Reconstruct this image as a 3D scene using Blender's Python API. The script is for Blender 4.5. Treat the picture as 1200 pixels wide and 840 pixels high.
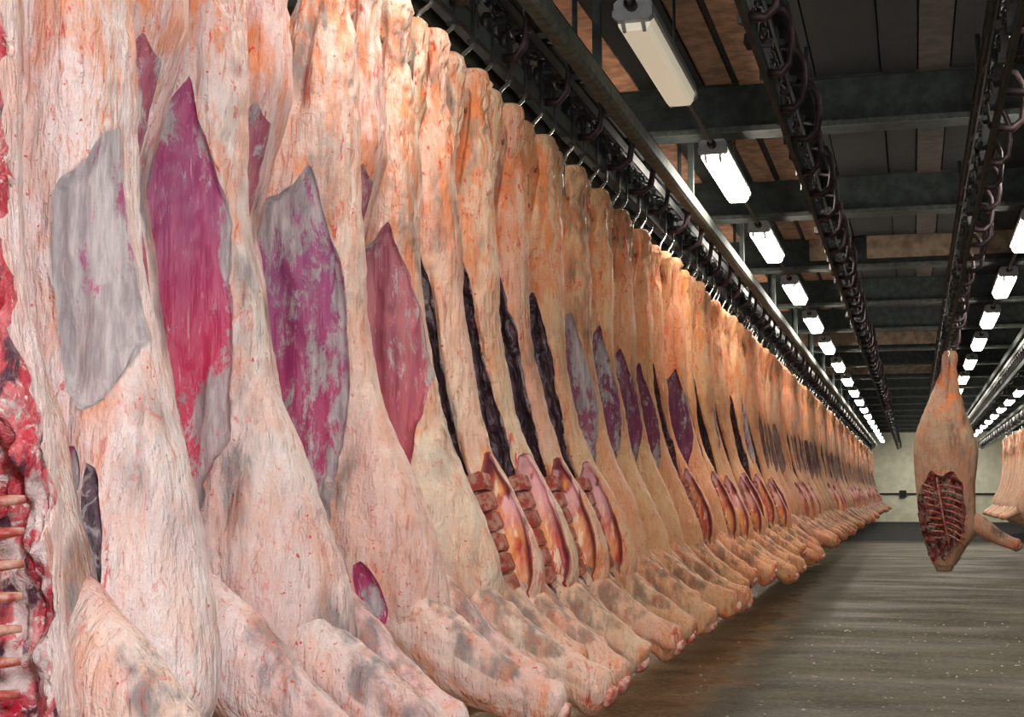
import bpy, math, random
import numpy as np
from mathutils import Vector

for o in list(bpy.data.objects):
    bpy.data.objects.remove(o)
scene = bpy.context.scene
col = scene.collection
random.seed(7)

# ------------------------------------------------------------ camera, world, light, exposure
cam_data = bpy.data.cameras.new('camera')
cam_data.sensor_width = 36.0
cam_data.lens = 51.6
cam_data.clip_start = 0.05
cam_data.clip_end = 200
cam = bpy.data.objects.new('camera', cam_data)
col.objects.link(cam)
cam.location = (0, 0, 1.3)
cam.rotation_euler = (math.radians(90 + 5.25), 0, math.radians(15.23))
scene.camera = cam

world = bpy.data.worlds.new('world')
world.use_nodes = True
world.node_tree.nodes['Background'].inputs[0].default_value = (0.05, 0.05, 0.05, 1)
world.node_tree.nodes['Background'].inputs[1].default_value = 1.0
scene.world = world

flash_data = bpy.data.lights.new('camera_flash', 'AREA')
flash_data.energy = 66
flash_data.size = 0.25
flash_data.color = (0.93, 0.97, 1.0)
flash = bpy.data.objects.new('camera_flash', flash_data)
col.objects.link(flash)
flash.location = (0.45, -0.2, 1.75)
flash.rotation_euler = (math.radians(91), 0, math.radians(20))
LAMP = 26.0                      # radiance of the lit tubes
LAMP_COLOR = (1.0, 0.93, 0.82)

scene.view_settings.view_transform = 'Standard'
scene.view_settings.look = 'None'
scene.view_settings.gamma = 1
scene.view_settings.use_curve_mapping = False
scene.view_settings.exposure = 0.55

# ------------------------------------------------------------ node helpers
class N:
    def __init__(s, name):
        s.m = bpy.data.materials.new(name)
        s.m.use_nodes = True
        s.t = s.m.node_tree
        s.b = s.t.nodes['Principled BSDF']
    def n(s, typ, **kw):
        x = s.t.nodes.new(typ)
        for k, v in kw.items():
            setattr(x, k, v)
        return x
    def put(s, sock, v):
        if hasattr(v, 'links') or isinstance(v, bpy.types.NodeSocket):
            s.t.links.new(v, sock)
        elif v is not None:
            if sock.type == 'RGBA' and len(v) == 3:
                v = (*v, 1)
            sock.default_value = v
    def coords(s, scale=(1, 1, 1), rnd=True):
        tc = s.n('ShaderNodeTexCoord')
        out = tc.outputs['Object']
        if rnd:
            oi = s.n('ShaderNodeObjectInfo')
            mu = s.math('MULTIPLY', oi.outputs['Random'], 37.0)
            v = s.n('ShaderNodeVectorMath', operation='ADD')
            s.put(v.inputs[0], out)
            s.put(v.inputs[1], mu)
            out = v.outputs[0]
        mp = s.n('ShaderNodeMapping')
        s.put(mp.inputs[0], out)
        mp.inputs['Scale'].default_value = scale
        return mp.outputs[0]
    def noise(s, vec, scale, detail=3, rough=.55, dist=0.0):
        x = s.n('ShaderNodeTexNoise')
        s.put(x.inputs['Vector'], vec)
        x.inputs['Scale'].default_value = scale
        x.inputs['Detail'].default_value = detail
        x.inputs['Roughness'].default_value = rough
        x.inputs['Distortion'].default_value = dist
        return x.outputs['Fac']
    def ramp(s, fac, a, b, lo=0.0, hi=1.0):
        x = s.n('ShaderNodeMapRange')
        x.interpolation_type = 'SMOOTHSTEP'
        s.put(x.inputs[0], fac)
        x.inputs[1].default_value = a
        x.inputs[2].default_value = b
        x.inputs[3].default_value = lo
        x.inputs[4].default_value = hi
        return x.outputs[0]
    def math(s, op, a, b=None):
        x = s.n('ShaderNodeMath', operation=op)
        s.put(x.inputs[0], a)
        if b is not None:
            s.put(x.inputs[1], b)
        return x.outputs[0]
    def mix(s, fac, a, b, mode='MIX'):
        x = s.n('ShaderNodeMix', data_type='RGBA', blend_type=mode)
        s.put(x.inputs['Factor'], fac)
        s.put(x.inputs['A'], a)
        s.put(x.inputs['B'], b)
        return x.outputs['Result']
    def objcolor(s):
        return s.n('ShaderNodeObjectInfo').outputs['Color']
    def attr(s, name='mask'):
        a = s.n('ShaderNodeAttribute', attribute_name=name)
        sp = s.n('ShaderNodeSeparateColor')
        s.put(sp.inputs[0], a.outputs['Color'])
        return sp.outputs
    def bump(s, h, strength=.4, dist=.01, prev=None):
        x = s.n('ShaderNodeBump')
        s.put(x.inputs['Height'], h)
        x.inputs['Strength'].default_value = strength
        x.inputs['Distance'].default_value = dist
        if prev:
            s.put(x.inputs['Normal'], prev)
        return x.outputs[0]
    def done(s, color, rough=.5, normal=None, metal=0.0, spec=.5, coat=0.0):
        s.put(s.b.inputs['Base Color'], color)
        s.put(s.b.inputs['Roughness'], rough)
        s.put(s.b.inputs['Metallic'], metal)
        s.b.inputs['Specular IOR Level'].default_value = spec
        s.b.inputs['Coat Weight'].default_value = coat
        if normal:
            s.put(s.b.inputs['Normal'], normal)
        return s.m

def plain(name, color, rough=.5, metal=0.0, nscale=20, var=.25, bumpy=.1, useobj=False):
    k = N(name)
    v = k.coords()
    n1 = k.noise(v, nscale, 4)
    c = k.mix(k.ramp(n1, .3, .7), tuple(x * (1 - var) for x in color), tuple(min(1, x * (1 + var)) for x in color))
    if useobj:
        c = k.mix(1.0, c, k.objcolor(), 'MULTIPLY')
    return k.done(c, rough, k.bump(n1, bumpy, .01), metal)

# ------------------------------------------------------------ flesh materials
def fat_material():
    k = N('carcass_fat')
    v = k.coords()
    vs = k.coords((1, 1, .32))
    vl = k.coords((1, 1, .16))
    R, G, B = k.attr()[0:3]
    base = k.mix(k.ramp(k.noise(v, 7, 4), .35, .68), (.86, .80, .74), (.80, .66, .60))
    base = k.mix(k.math('MULTIPLY', B, .75), base, (.83, .52, .50))
    # slim grey membranes where the meat shows through the fat
    g = k.math('MULTIPLY', G, k.ramp(k.noise(vs, 16, 4, .6), .34, .6))
    base = k.mix(k.math('MULTIPLY', g, .85), base, (.20, .19, .20))
    base = k.mix(1.0, base, k.objcolor(), 'MULTIPLY')
    sk = k.math('MULTIPLY', k.ramp(k.noise(vl, 24, 5, .65, .3), .50, .64), k.math('ADD', k.math('MULTIPLY', R, .7), .22))
    base = k.mix(k.math('MULTIPLY', sk, .75), base, k.mix(1.0, (.74, .36, .20), k.objcolor(), 'MULTIPLY'))
    dk = k.ramp(k.noise(vl, 31, 4, .6, .2), .60, .72)
    base = k.mix(k.math('MULTIPLY', dk, .40), base, (.26, .20, .18))
    # blood: soft stain, streaks, fine dots, thin vessels
    st = k.math('MULTIPLY', k.ramp(k.noise(vs, 13, 5, .7, .4), .46, .62), R)
    base = k.mix(k.math('MULTIPLY', st, .9), base, (.82, .24, .07))
    ss = k.math('MULTIPLY', k.ramp(k.noise(vs, 30, 4, .7, 1.0), .56, .68), k.math('ADD', R, .3))
    base = k.mix(k.math('MULTIPLY', ss, .85), base, (.62, .05, .03))
    dots = k.math('MULTIPLY', k.ramp(k.noise(v, 75, 1, .5), .70, .75), k.ramp(k.noise(v, 6, 2), .40, .6))
    base = k.mix(k.math('MULTIPLY', dots, .9), base, (.66, .03, .03))
    ridge = k.math('ABSOLUTE', k.math('SUBTRACT', k.noise(vs, 11, 3, .6, .8), .5))
    vein = k.math('MULTIPLY', k.ramp(ridge, .0, .012, 1, 0), k.ramp(k.noise(v, 4, 2), .5, .62))
    base = k.mix(k.math('MULTIPLY', vein, .6), base, (.55, .12, .10))
    h1 = k.noise(vl, 45, 4, .6, .4)
    h2 = k.noise(v, 42, 5, .7, .2)
    nm = k.bump(h1, .9, .02)
    nm = k.bump(h2, .65, .014, nm)
    nm = k.bump(k.math('ABSOLUTE', k.math('SUBTRACT', k.noise(vs, 9, 4, .6, .4), .5)), .35, .03, nm)
    rough = k.ramp(k.noise(v, 14, 3), .3, .7, .34, .62)
    return k.done(base, rough, nm, spec=.4)

def muscle_material():
    k = N('carcass_muscle')
    v = k.coords()
    vs = k.coords((1, 1, .10))
    vm = k.coords((1, 1, .4))
    R, G, B = k.attr()[0:3]
    # object colour is the meat's own hue; the attribute turns it redder in the middle
    base = k.mix(k.ramp(k.noise(vs, 26, 4), .3, .7), (.30, .05, .15), (.44, .09, .19))
    base = k.mix(k.math('MULTIPLY', B, .9), base, (.62, .02, .07))
    base = k.mix(1.0, base, k.objcolor(), 'MULTIPLY')
    film = k.ramp(k.math('ADD', k.noise(vm, 15, 7, .80, .3), k.math('MULTIPLY', G, .30)), .58, .68)
    base = k.mix(k.math('MULTIPLY', film, .88), base, k.mix(k.ramp(k.noise(vs, 34, 5, .7), .3, .7), (.25, .23, .23), (.57, .53, .52)))
    fil = k.ramp(k.noise(vs, 95, 3, .6), .62, .72)
    base = k.mix(k.math('MULTIPLY', fil, .45), base, (.70, .42, .42))
    nm = k.bump(k.noise(vs, 80, 4, .6), .5, .010)
    nm = k.bump(k.noise(vm, 30, 5, .7), .35, .010, nm)
    return k.done(base, k.ramp(film, 0, 1, .42, .6), nm, spec=.35)

def cavity_material():
    k = N('cavity_membrane')
    v = k.coords()
    vs = k.coords((1, 1, .5))
    base = k.mix(k.ramp(k.noise(vs, 14, 5, .6, .8), .35, .65), (.035, .022, .032), (.16, .085, .11))
    rid = k.math('ABSOLUTE', k.math('SUBTRACT', k.noise(vs, 10, 4, .6, 1.2), .5))
    base = k.mix(k.math('MULTIPLY', k.ramp(rid, .0, .05, 1, 0), .7), base, (.40, .33, .34))
    base = k.mix(k.ramp(k.noise(v, 16, 3), .62, .72), base, (.30, .03, .05))
    nm = k.bump(k.noise(vs, 16, 5, .6, 1.0), .9, .03)
    return k.done(base, .4, nm, spec=.5)

def brisket_material():
    k = N('brisket_inside')
    v = k.coords()
    vs = k.coords((1, 1, .25))
    R, G, B = k.attr()[0:3]
    n1 = k.noise(vs, 18, 5, .6, .6)
    base = k.mix(k.ramp(n1, .38, .6), (.62, .08, .05), (.86, .34, .10))
    base = k.mix(k.ramp(k.noise(vs, 34, 3, .6, .4), .56, .66), base, (.88, .62, .42))
    base = k.mix(k.math('MULTIPLY', R, .95), base, (.16, .03, .05))
    base = k.mix(k.math('MULTIPLY', G, .85), base, (.80, .42, .44))
    nm = k.bump(k.noise(vs, 26, 5, .6), .6, .015)
    return k.done(base, .35, nm, spec=.5)

def raw_material():
    k = N('raw_red_meat')
    v = k.coords()
    vs = k.coords((1, 1, .5))
    base = k.mix(k.ramp(k.noise(vs, 22, 5, .65, .8), .35, .62), (.50, .015, .04), (.72, .16, .18))
    base = k.mix(k.ramp(k.noise(vs, 11, 5, .65, .5), .50, .60), base, (.70, .52, .50))
    base = k.mix(k.ramp(k.noise(v, 30, 4, .6, .6), .56, .66), base, (.82, .66, .62))
    base = k.mix(k.ramp(k.noise(vs, 17, 4, .6), .54, .64), base, (.09, .03, .05))
    base = k.mix(1.0, base, k.objcolor(), 'MULTIPLY')
    nm = k.bump(k.noise(v, 28, 5, .7, .5), .9, .02)
    return k.done(base, .3, nm, spec=.5)

def bone_material():
    k = N('cut_bone')
    v = k.coords()
    base = k.mix(k.ramp(k.noise(v, 30, 4, .6), .4, .62), (.55, .10, .08), (.78, .52, .42))
    base = k.mix(1.0, base, k.objcolor(), 'MULTIPLY')
    return k.done(base, .4, k.bump(k.noise(v, 50, 3), .5, .008), spec=.4)

FAT, MUSCLE, CAVITY = fat_material(), muscle_material(), cavity_material()
BRISKET, RAW, BONE = brisket_material(), raw_material(), bone_material()
def far_muscle_material():
    k = N('distant_muscle')
    vs = k.coords((1, 1, .3))
    c = k.mix(k.ramp(k.noise(vs, 9, 5, .7), .35, .65), (.085, .035, .045), (.24, .15, .12))
    return k.done(c, .5)
FAR_MEAT = [FAT, far_muscle_material(), CAVITY, BRISKET, RAW]
MEAT = [FAT, MUSCLE, CAVITY, BRISKET, RAW]
PARTNAME = ['carcass_body', 'flank_muscle', 'belly_cavity', 'brisket_cavity', 'raw_chest_wall']

# ------------------------------------------------------------ generic mesh helpers
def prop(o, label=None, category=None, group=None, kind=None):
    for k_, v_ in (('label', label), ('category', category), ('group', group), ('kind', kind)):
        if v_:
            o[k_] = v_
    return o

def link(name, me, mat=None, parent=None, loc=None, color=None):
    o = bpy.data.objects.new(name, me)
    col.objects.link(o)
    if mat is not None and len(me.materials) == 0:
        me.materials.append(mat)
    if parent:
        o.parent = parent
    if loc:
        o.location = loc
    if color:
        o.color = (*color, 1)
    return o

def empty(name, loc=(0, 0, 0), label=None, category=None, group=None):
    o = bpy.data.objects.new(name, None)
    o.empty_display_size = .1
    col.objects.link(o)
    o.location = loc
    return prop(o, label, category, group)

class MB:
    """collects plain shapes as vertices and faces"""
    def __init__(s):
        s.v, s.f, s.sm = [], [], []
    def add(s, vs, fs, smooth=False):
        b = len(s.v)
        s.v += [tuple(p) for p in vs]
        s.f += [tuple(i + b for i in f) for f in fs]
        s.sm += [smooth] * len(fs)
        return s
    def box(s, x0, x1, y0, y1, z0, z1, c=0.0):
        """box, its long edges cut by a chamfer c in the x-z section"""
        if c <= 0:
            vs = [(x, y, z) for z in (z0, z1) for y in (y0, y1) for x in (x0, x1)]
            return s.add(vs, [(0, 2, 3, 1), (4, 5, 7, 6), (0, 1, 5, 4), (2, 6, 7, 3), (0, 4, 6, 2), (1, 3, 7, 5)])
        pts = [(x0 + c, z0), (x1 - c, z0), (x1, z0 + c), (x1, z1 - c), (x1 - c, z1), (x0 + c, z1), (x0, z1 - c), (x0, z0 + c)]
        return s.prism(pts, y0, y1)
    def prism(s, pts, y0, y1):
        n = len(pts)
        vs = [(x, y0, z) for x, z in pts] + [(x, y1, z) for x, z in pts]
        fs = [tuple(range(n)), tuple(reversed(range(n, 2 * n)))]
        fs += [(i, i + n, (i + 1) % n + n, (i + 1) % n) for i in range(n)]
        return s.add(vs, fs)
    def tube(s, path, r, n=8, closed=False):
        P = [Vector(p) for p in path]
        m = len(P)
        rr = r if isinstance(r, (list, tuple)) else [r] * m
        vs = []
        up = None
        for i in range(m):
            if closed:
                t = (P[(i + 1) % m] - P[i - 1]).normalized()
            else:
                t = (P[min(i + 1, m - 1)] - P[max(i - 1, 0)]).normalized()
            if up is None:
                up = Vector((0, 0, 1)) if abs(t.z) < .9 else Vector((1, 0, 0))
            a = (up - t * up.dot(t)).normalized()
            up = a
            b = t.cross(a)
            for j in range(n):
                q = 2 * math.pi * j / n
                vs.append(P[i] + (a * math.cos(q) + b * math.sin(q)) * rr[i])
        fs = []
        for i in range(m if closed else m - 1):
            k = (i + 1) % m
            for j in range(n):
                l = (j + 1) % n
                fs.append((i * n + j, i * n + l, k * n + l, k * n + j))
        if not closed:
            fs += [tuple(reversed(range(n))), tuple(range((m - 1) * n, m * n))]
        return s.add(vs, fs, True)
    def disc(s, c, r, h, axis='x', n=16):
        a = {'x': Vector((1, 0, 0)), 'y': Vector((0, 1, 0)), 'z': Vector((0, 0, 1))}[axis]
        c = Vector(c)
        prof = [(-h, r * .85), (-h * .6, r), (h * .6, r), (h, r * .85)]
        return s.tube([c + a * p for p, _ in prof], [q for _, q in prof], n)
    def mesh(s, name, mat=None):
        me = bpy.data.meshes.new(name)
        me.from_pydata(s.v, [], s.f)
        me.polygons.foreach_set('use_smooth', s.sm)
        if mat:
            me.materials.append(mat)
        me.update()
        return me
    def build(s, name, mat, parent=None, loc=None, color=None):
        return link(name, s.mesh(name, mat), None, parent, loc, color)

# ------------------------------------------------------------ numpy noise
def _hash(ix, iy, iz, seed):
    h = (ix * 374761393 + iy * 668265263 + iz * 2147483647 + seed * 974711) & 0xffffffff
    h = ((h ^ (h >> 13)) * 1274126177) & 0xffffffff
    return ((h ^ (h >> 16)) & 0xffff) / 65535.0

def vnoise(x, y, z, seed=0):
    xi, yi, zi = np.floor(x).astype(np.int64), np.floor(y).astype(np.int64), np.floor(z).astype(np.int64)
    fx, fy, fz = x - xi, y - yi, z - zi
    fx, fy, fz = (f * f * (3 - 2 * f) for f in (fx, fy, fz))
    r = 0
    for dx in (0, 1):
        for dy in (0, 1):
            for dz in (0, 1):
                w = (fx if dx else 1 - fx) * (fy if dy else 1 - fy) * (fz if dz else 1 - fz)
                r = r + w * _hash(xi + dx, yi + dy, zi + dz, seed)
    return r * 2 - 1

def fbm(x, y, z, seed=0, octs=3):
    r, a, f = 0, .5, 1.0
    for i in range(octs):
        r = r + a * vnoise(x * f, y * f, z * f, seed + i * 17)
        a *= .5
        f *= 2.03
    return r

def sstep(a, b, x):
    t = np.clip((x - a) / (b - a), 0, 1)
    return t * t * (3 - 2 * t)

def sd_poly(x, y, pts):
    """signed distance to a polygon, positive inside"""
    P = np.array(pts, float)
    d = np.full(x.shape, 1e9)
    inside = np.zeros(x.shape, bool)
    for i in range(len(P)):
        a, b = P[i], P[(i + 1) % len(P)]
        ex, ey = b - a
        wx, wy = x - a[0], y - a[1]
        t = np.clip((wx * ex + wy * ey) / (ex * ex + ey * ey + 1e-12), 0, 1)
        d = np.minimum(d, np.hypot(wx - ex * t, wy - ey * t))
        c = ((a[1] > y) != (b[1] > y)) & (x < (b[0] - a[0]) * (y - a[1]) / (b[1] - a[1] + 1e-12) + a[0])
        inside ^= c
    return np.where(inside, d, -d)

def sd_capsule(x, y, x0, y0, x1, y1, r0, r1):
    ex, ey = x1 - x0, y1 - y0
    t = np.clip(((x - x0) * ex + (y - y0) * ey) / (ex * ex + ey * ey), 0, 1)
    r = (r0 + (r1 - r0) * t) * np.clip(np.sqrt(np.clip(4 * t * (1 - t), .02, 1)), .3, 1)
    return r - np.hypot(x - x0 - ex * t, y - y0 - ey * t)

# ------------------------------------------------------------ half a beef carcass hung by the hock
HANG = 3.04       # height of the hock above the floor; local z = h - HANG, local +x is the belly side
# h, dorsal x, ventral x, half thickness
STATIONS = np.array([
    (3.07, -.030, .045, .030), (3.05, -.062, .078, .055), (3.00, -.080, .092, .072), (2.93, -.080, .082, .072),
    (2.84, -.088, .064, .066), (2.74, -.125, .085, .082), (2.60, -.190, .100, .108), (2.42, -.270, .110, .135),
    (2.22, -.340, .115, .150), (2.00, -.400, .120, .150), (1.85, -.420, .145, .140), (1.60, -.430, .195, .125),
    (1.42, -.430, .265, .125), (1.25, -.430, .345, .130), (1.08, -.430, .405, .138), (0.94, -.420, .425, .138),
    (0.84, -.400, .395, .125), (0.74, -.370, .290, .112), (0.62, -.330, .170, .100), (0.50, -.290, .080, .088),
    (0.40, -.250, -.010, .070), (0.35, -.200, -.060, .040)])
FLANK = [(.01, 2.36), (.06, 2.16), (.10, 1.98), (.125, 1.78), (.125, 1.60), (.10, 1.38), (.06, 1.20), (-.02, 1.14),
         (-.12, 1.18), (-.30, 1.30), (-.37, 1.60), (-.37, 1.95), (-.24, 2.16), (-.10, 2.24), (-.04, 2.27)]
BELLY = [(.0, 2.27), (.05, 2.06), (.085, 1.86), (.13, 1.65), (.175, 1.46), (.225, 1.30), (.25, 1.12), (.28, .98),
         (.26, .86), (.10, .86), (-.10, .84), (-.32, .95), (-.38, 1.30), (-.38, 1.70), (-.32, 2.02), (-.16, 2.14)]
BRISK = (.255, 1.44, .395, .93, .05, .10)
CHEST = [(-.02, 1.60), (.10, 1.52), (.17, 1.30), (.24, 1.05), (.22, .90), (.02, .78), (-.20, .78), (-.34, .95), (-.36, 1.35), (-.22, 1.60)]

def scale_z(pts, k, dx=0, x_k=1.0):
    return [(x * x_k + dx, 1.3 + (h - 1.3) * k) for x, h in pts]

def half_arrays(kind, seed, nv, nu, opt):
    """surface of one half carcass; opt: bulge, shift, slots (extra cuts)"""
    rs = np.random.RandomState(seed)
    st = STATIONS.copy()
    st[:, 2] += opt.get('bulge', 0) * np.exp(-((st[:, 0] - 1.05) / .38) ** 2)
    if kind == 'inner':
        st[:, 2] += .045 * np.exp(-((st[:, 0] - 1.05) / .38) ** 2)
    st[6:15, 2] += rs.uniform(-.012, .012, 9)
    if opt.get('hips'):
        g_ = opt['hips'] * np.exp(-((st[:, 0] - 1.9) / .42) ** 2)
        st[:, 2] += g_
        st[:, 1] -= .3 * g_
    tk = opt.get('tuck', 0) * sstep(opt.get('tuck_top', 2.9), opt.get('tuck_top', 2.9) - .5, st[:, 0])
    st[:, 2] -= opt.get('thin', 0) * sstep(2.8, 2.9, st[:, 0])
    st[:, 2] -= tk
    st[:, 1] -= tk
    st[:, 2] += opt.get('lean', 0) * np.clip((2.6 - st[:, 0]) / 1.6, 0, 1)
    hs = np.linspace(3.06, .35, nv)
    hs = np.concatenate([np.linspace(3.06, 3.0, max(5, nv // 24)), np.linspace(2.99, .42, nv), np.linspace(.415, .35, max(4, nv // 40))])
    # smooth the station table
    def curve(c):
        y = np.interp(hs, st[::-1, 0], st[::-1, c])
        kern = np.ones(max(3, nv // 22 | 1))
        kern /= kern.sum()
        p = len(kern) // 2
        body = np.convolve(np.pad(y, p, 'edge'), kern, 'valid')
        return np.where(hs > 2.99, y, body)
    xd, xv, ty = curve(1), curve(2), curve(3)
    ph = np.linspace(0, 2 * math.pi, nu, endpoint=False)
    c, s = np.cos(ph), np.sin(ph)
    e = .82
    cc = np.sign(c) * np.abs(c) ** e
    ss = np.sign(s) * np.abs(s) ** e
    H = hs[:, None] + 0 * ph[None]
    X = ((xd + xv) / 2)[:, None] + ((xv - xd) / 2)[:, None] * cc[None]
    Y = -ty[:, None] * ss[None]
    front = np.clip(ss, 0, 1)[None] + 0 * H
    fr = np.sqrt(front)
    nose = np.clip(np.minimum((3.06 - H) / .06, 1), 0, 1)
    nz = seed * 1.37
    # broad lumps, then vertical folds and small fat lobes
    lump = fbm(X * 5 + nz, Y * 5, H * 2.2, seed, 3)
    folds = fbm(X * 17 + nz, Y * 9, H * 2.6, seed + 5, 3)
    lobes = fbm(X * 34 + nz, Y * 34, H * 22, seed + 9, 2)
    X = X + nose * (.018 * lump * np.abs(cc)[None] + (.008 + .014 * sstep(2.4, 2.8, H)) * lobes * np.abs(cc)[None])
    ridg = np.abs(fbm(X * 11 + nz + .3 * H, Y * 5, H * 1.6, seed + 13, 3))
    yd = nose * (.042 * lump + .026 * folds + .009 * lobes + .05 * np.minimum(ridg, .16))
    Y = Y - yd * np.where(ss > 0, 1, -1)[None] * np.abs(ss)[None]
    # groove between the hind-shank tendon and bone
    Y = Y + fr * .035 * np.exp(-((X - .005 + .10 * (2.9 - H)) / .016) ** 2) * sstep(2.98, 2.9, H) * sstep(2.35, 2.6, H)
    warp = .022 * fbm(X * 14 + nz, Y * 3, H * 4, seed + 21, 4) * 2 + .012 * fbm(X * 40 + nz, Y * 3, H * 16, seed + 22, 2)
    onf = front > .02

    # ---- outlines of the cuts; grid vertices next to an outline are moved onto it so that the edges run clean
    cuts = []
    def outline(fn, m):
        nonlocal X, Y, H
        sd = np.where(onf, fn(X, H), -1.0)
        zero = np.zeros(sd.shape, bool)
        X0, Y0, H0 = X.copy(), Y.copy(), H.copy()
        for ax in (1, 0):
            n_ = sd.shape[ax]
            A = sd
            Bn = np.roll(sd, -1, ax)
            cross = (A * Bn < 0)
            if ax == 0:
                cross[-1] = False
            t = A / (A - Bn + 1e-12)
            for first in (True, False):
                idx = np.argwhere(cross & ((t < .5) if first else (t >= .5)))
                if not len(idx):
                    continue
                i0, j0 = idx[:, 0], idx[:, 1]
                i1 = i0 + (ax == 0)
                j1 = (j0 + (ax == 1)) % nu
                tt_ = t[i0, j0]
                ti, tj = (i0, j0) if first else (i1, j1)
                ok = ~zero[ti, tj] & onf[i0, j0] & onf[i1, j1]
                ti, tj, i0, j0, i1, j1, tt_ = (q[ok] for q in (ti, tj, i0, j0, i1, j1, tt_))
                for Q, Q0 in ((X, X0), (Y, Y0), (H, H0)):
                    Q[ti, tj] = Q0[i0, j0] * (1 - tt_) + Q0[i1, j1] * tt_
                zero[ti, tj] = True
        sd = np.where(zero, 0, sd)
        cuts.append((m, sd))
        return sd

    if kind == 'outer':
        poly = scale_z(opt.get('flank', FLANK), opt.get('muscle_scale', 1.0), opt.get('muscle_dx', 0), opt.get('muscle_w', 1.0))
        sd = outline(lambda x, h: sd_poly(x, h, poly) + warp * (.45 + 2.6 * sstep(1.65, 1.2, h)), 1)
    else:
        dx = opt.get('belly_dx', 0)
        sd = outline(lambda x, h: sd_poly(x, h, [(p + dx, q) for p, q in BELLY]) + warp * .6, 2) if opt.get('belly', True) else np.full(H.shape, -1.0)
        if kind == 'chest':
            sdc = outline(lambda x, h: sd_poly(x, h, opt.get('chest', CHEST)) + warp, 4)
        if opt.get('brisket', True):
            sb = outline(lambda x, h: sd_capsule(x, h, *BRISK) + warp * .3, 3)
    extra = [(dep, outline(lambda x, h: sd_capsule(x, h, *cap) + warp * .3, m)) for *cap, m, dep in opt.get('slots', ())]
    mat = np.zeros(H.shape, int)
    for m, d in cuts:
        mat = np.where(d > 0, m, mat)

    R = .25 + .8 * sstep(1.9, 2.6, H) * (fbm(X * 8, Y * 8 + nz, H * 3, seed + 31) + .65)
    G = 1.0 * sstep(.06, .34, fbm(X * 9 + nz, Y * 3, H * 2.2, seed + 41))
    pz = .028 - np.hypot(X - .035 - .02 * np.sin(seed), (H - 2.80 + .05 * np.cos(seed * 2)) / 3.2) + .018 * lump + .012 * folds
    pz2 = .022 - np.hypot(X + .03 - .02 * np.sin(seed + 1), (H - 2.55) / 4) + .02 * lump + .012 * folds
    G = np.clip(G + 1.1 * (sstep(0, .012, pz) + .8 * sstep(0, .012, pz2)) * onf, 0, 1.2)
    B = np.clip(.35 + 1.1 * fbm(X * 3, Y * 3 + nz, H * 1.4, seed + 51), 0, 1) * opt.get('pink', 1.0)

    def cut(sd, depth, soft, rim=.02, rimred=.6):
        nonlocal Y, R
        Y = Y + sstep(0, soft, sd) * onf * depth * np.minimum(1, front * 2.2)
        R = R + rimred * np.exp(-((sd + rim * .4) / rim) ** 2) * onf

    if kind == 'outer':
        cut(sd, .022, .014, .018, .35)
        # belly swells beside the flank muscle
        Y = Y - fr * .045 * np.exp(-((X - .24) / .13) ** 2 - ((H - 1.22) / .30) ** 2)
        Y = Y - fr * .025 * np.exp(-((X - .10) / .05) ** 2) * sstep(1.6, 2.0, H) * sstep(2.75, 2.4, H)
        ms = mat == 1
        edge = np.clip(1 - sd / .16, 0, 1)
        G = np.where(ms | (np.abs(sd) < 1e-6), np.clip(edge * .55 + .7 * fbm(X * 7 + nz, Y, H * 2, seed + 61) + opt.get('film', .0), -.6, 1), G)
        B = np.where(ms | (np.abs(sd) < 1e-6), sstep(2.05, 1.45, H) * opt.get('red', 1.0), B)
    else:
        cut(sd, .045, .02, .018, .3)
        Y = Y + .13 * sstep(.0, .10, sd) * onf * np.minimum(1, front * 1.5)
        Y = Y - np.where(mat == 2, .07 * np.abs(fbm(X * 12 + nz, Y * 2, H * 7, seed + 71, 3)), 0)
        if kind == 'chest':
            cut(sdc, opt.get('chest_depth', -.05), .05)
            Y = Y - np.where(mat == 4, .10 * fbm(X * 22 + nz, Y * 2, H * 14, seed + 72, 3), 0)
        bm = mat == 3
        if opt.get('brisket', True):
            cut(sb, .055, .03, .02, .5)
            near_b = bm | (np.abs(sb) < 1e-6)
            R = np.where(near_b, np.exp(-((sb - .014) / .020) ** 2) + .8 * sstep(1.2, 1.36, H) * (fbm(X * 20, Y, H * 5, seed + 81) > .02), R)
            G = np.where(near_b, sstep(1.12, 1.3, H) * (fbm(X * 16 + 4, Y, H * 4, seed + 82) > 0), G)
        # rolled rim of the flank
        Y = Y - fr * .03 * np.exp(-((sd + .025) / .02) ** 2) * sstep(2.2, 2.0, H)
        G = np.where(mat == 0, G * sstep(1.5, 2.1, H), G)
        R = np.where(mat == 0, R + .3 * sstep(2.1, 2.6, H), R)
    R = R - .5 * sstep(2.93, 3.02, H)
    for dep, d in extra:
        cut(d, dep, .02, .014, .5)
    # ragged neck end
    X = X + .02 * fbm(X * 25, Y * 25, H * 9, seed + 91) * sstep(.75, .5, H)
    V = np.stack([X.ravel(), Y.ravel(), H.ravel() - HANG], 1)
    nr = len(hs)
    i = np.arange(nr - 1)[:, None]
    j = np.arange(nu)[None]
    Q = np.stack([i * nu + j, (i + 1) * nu + j, (i + 1) * nu + (j + 1) % nu, i * nu + (j + 1) % nu], -1).reshape(-1, 4)
    zz = np.zeros(H.size, bool)
    for m, d in cuts:
        zz |= (d.ravel() == 0)
    other = zz[Q[:, 1]] & zz[Q[:, 3]] & ~(zz[Q[:, 0]] & zz[Q[:, 2]])
    a1 = np.where(other[:, None], Q[:, [0, 1, 3]], Q[:, [0, 1, 2]])
    a2 = np.where(other[:, None], Q[:, [1, 2, 3]], Q[:, [0, 2, 3]])
    F = np.concatenate([a1, a2])
    fm = np.zeros(len(F), int)
    for m, d in cuts:
        fm = np.where(d.ravel()[F].mean(1) > 1e-9, m, fm)
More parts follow.
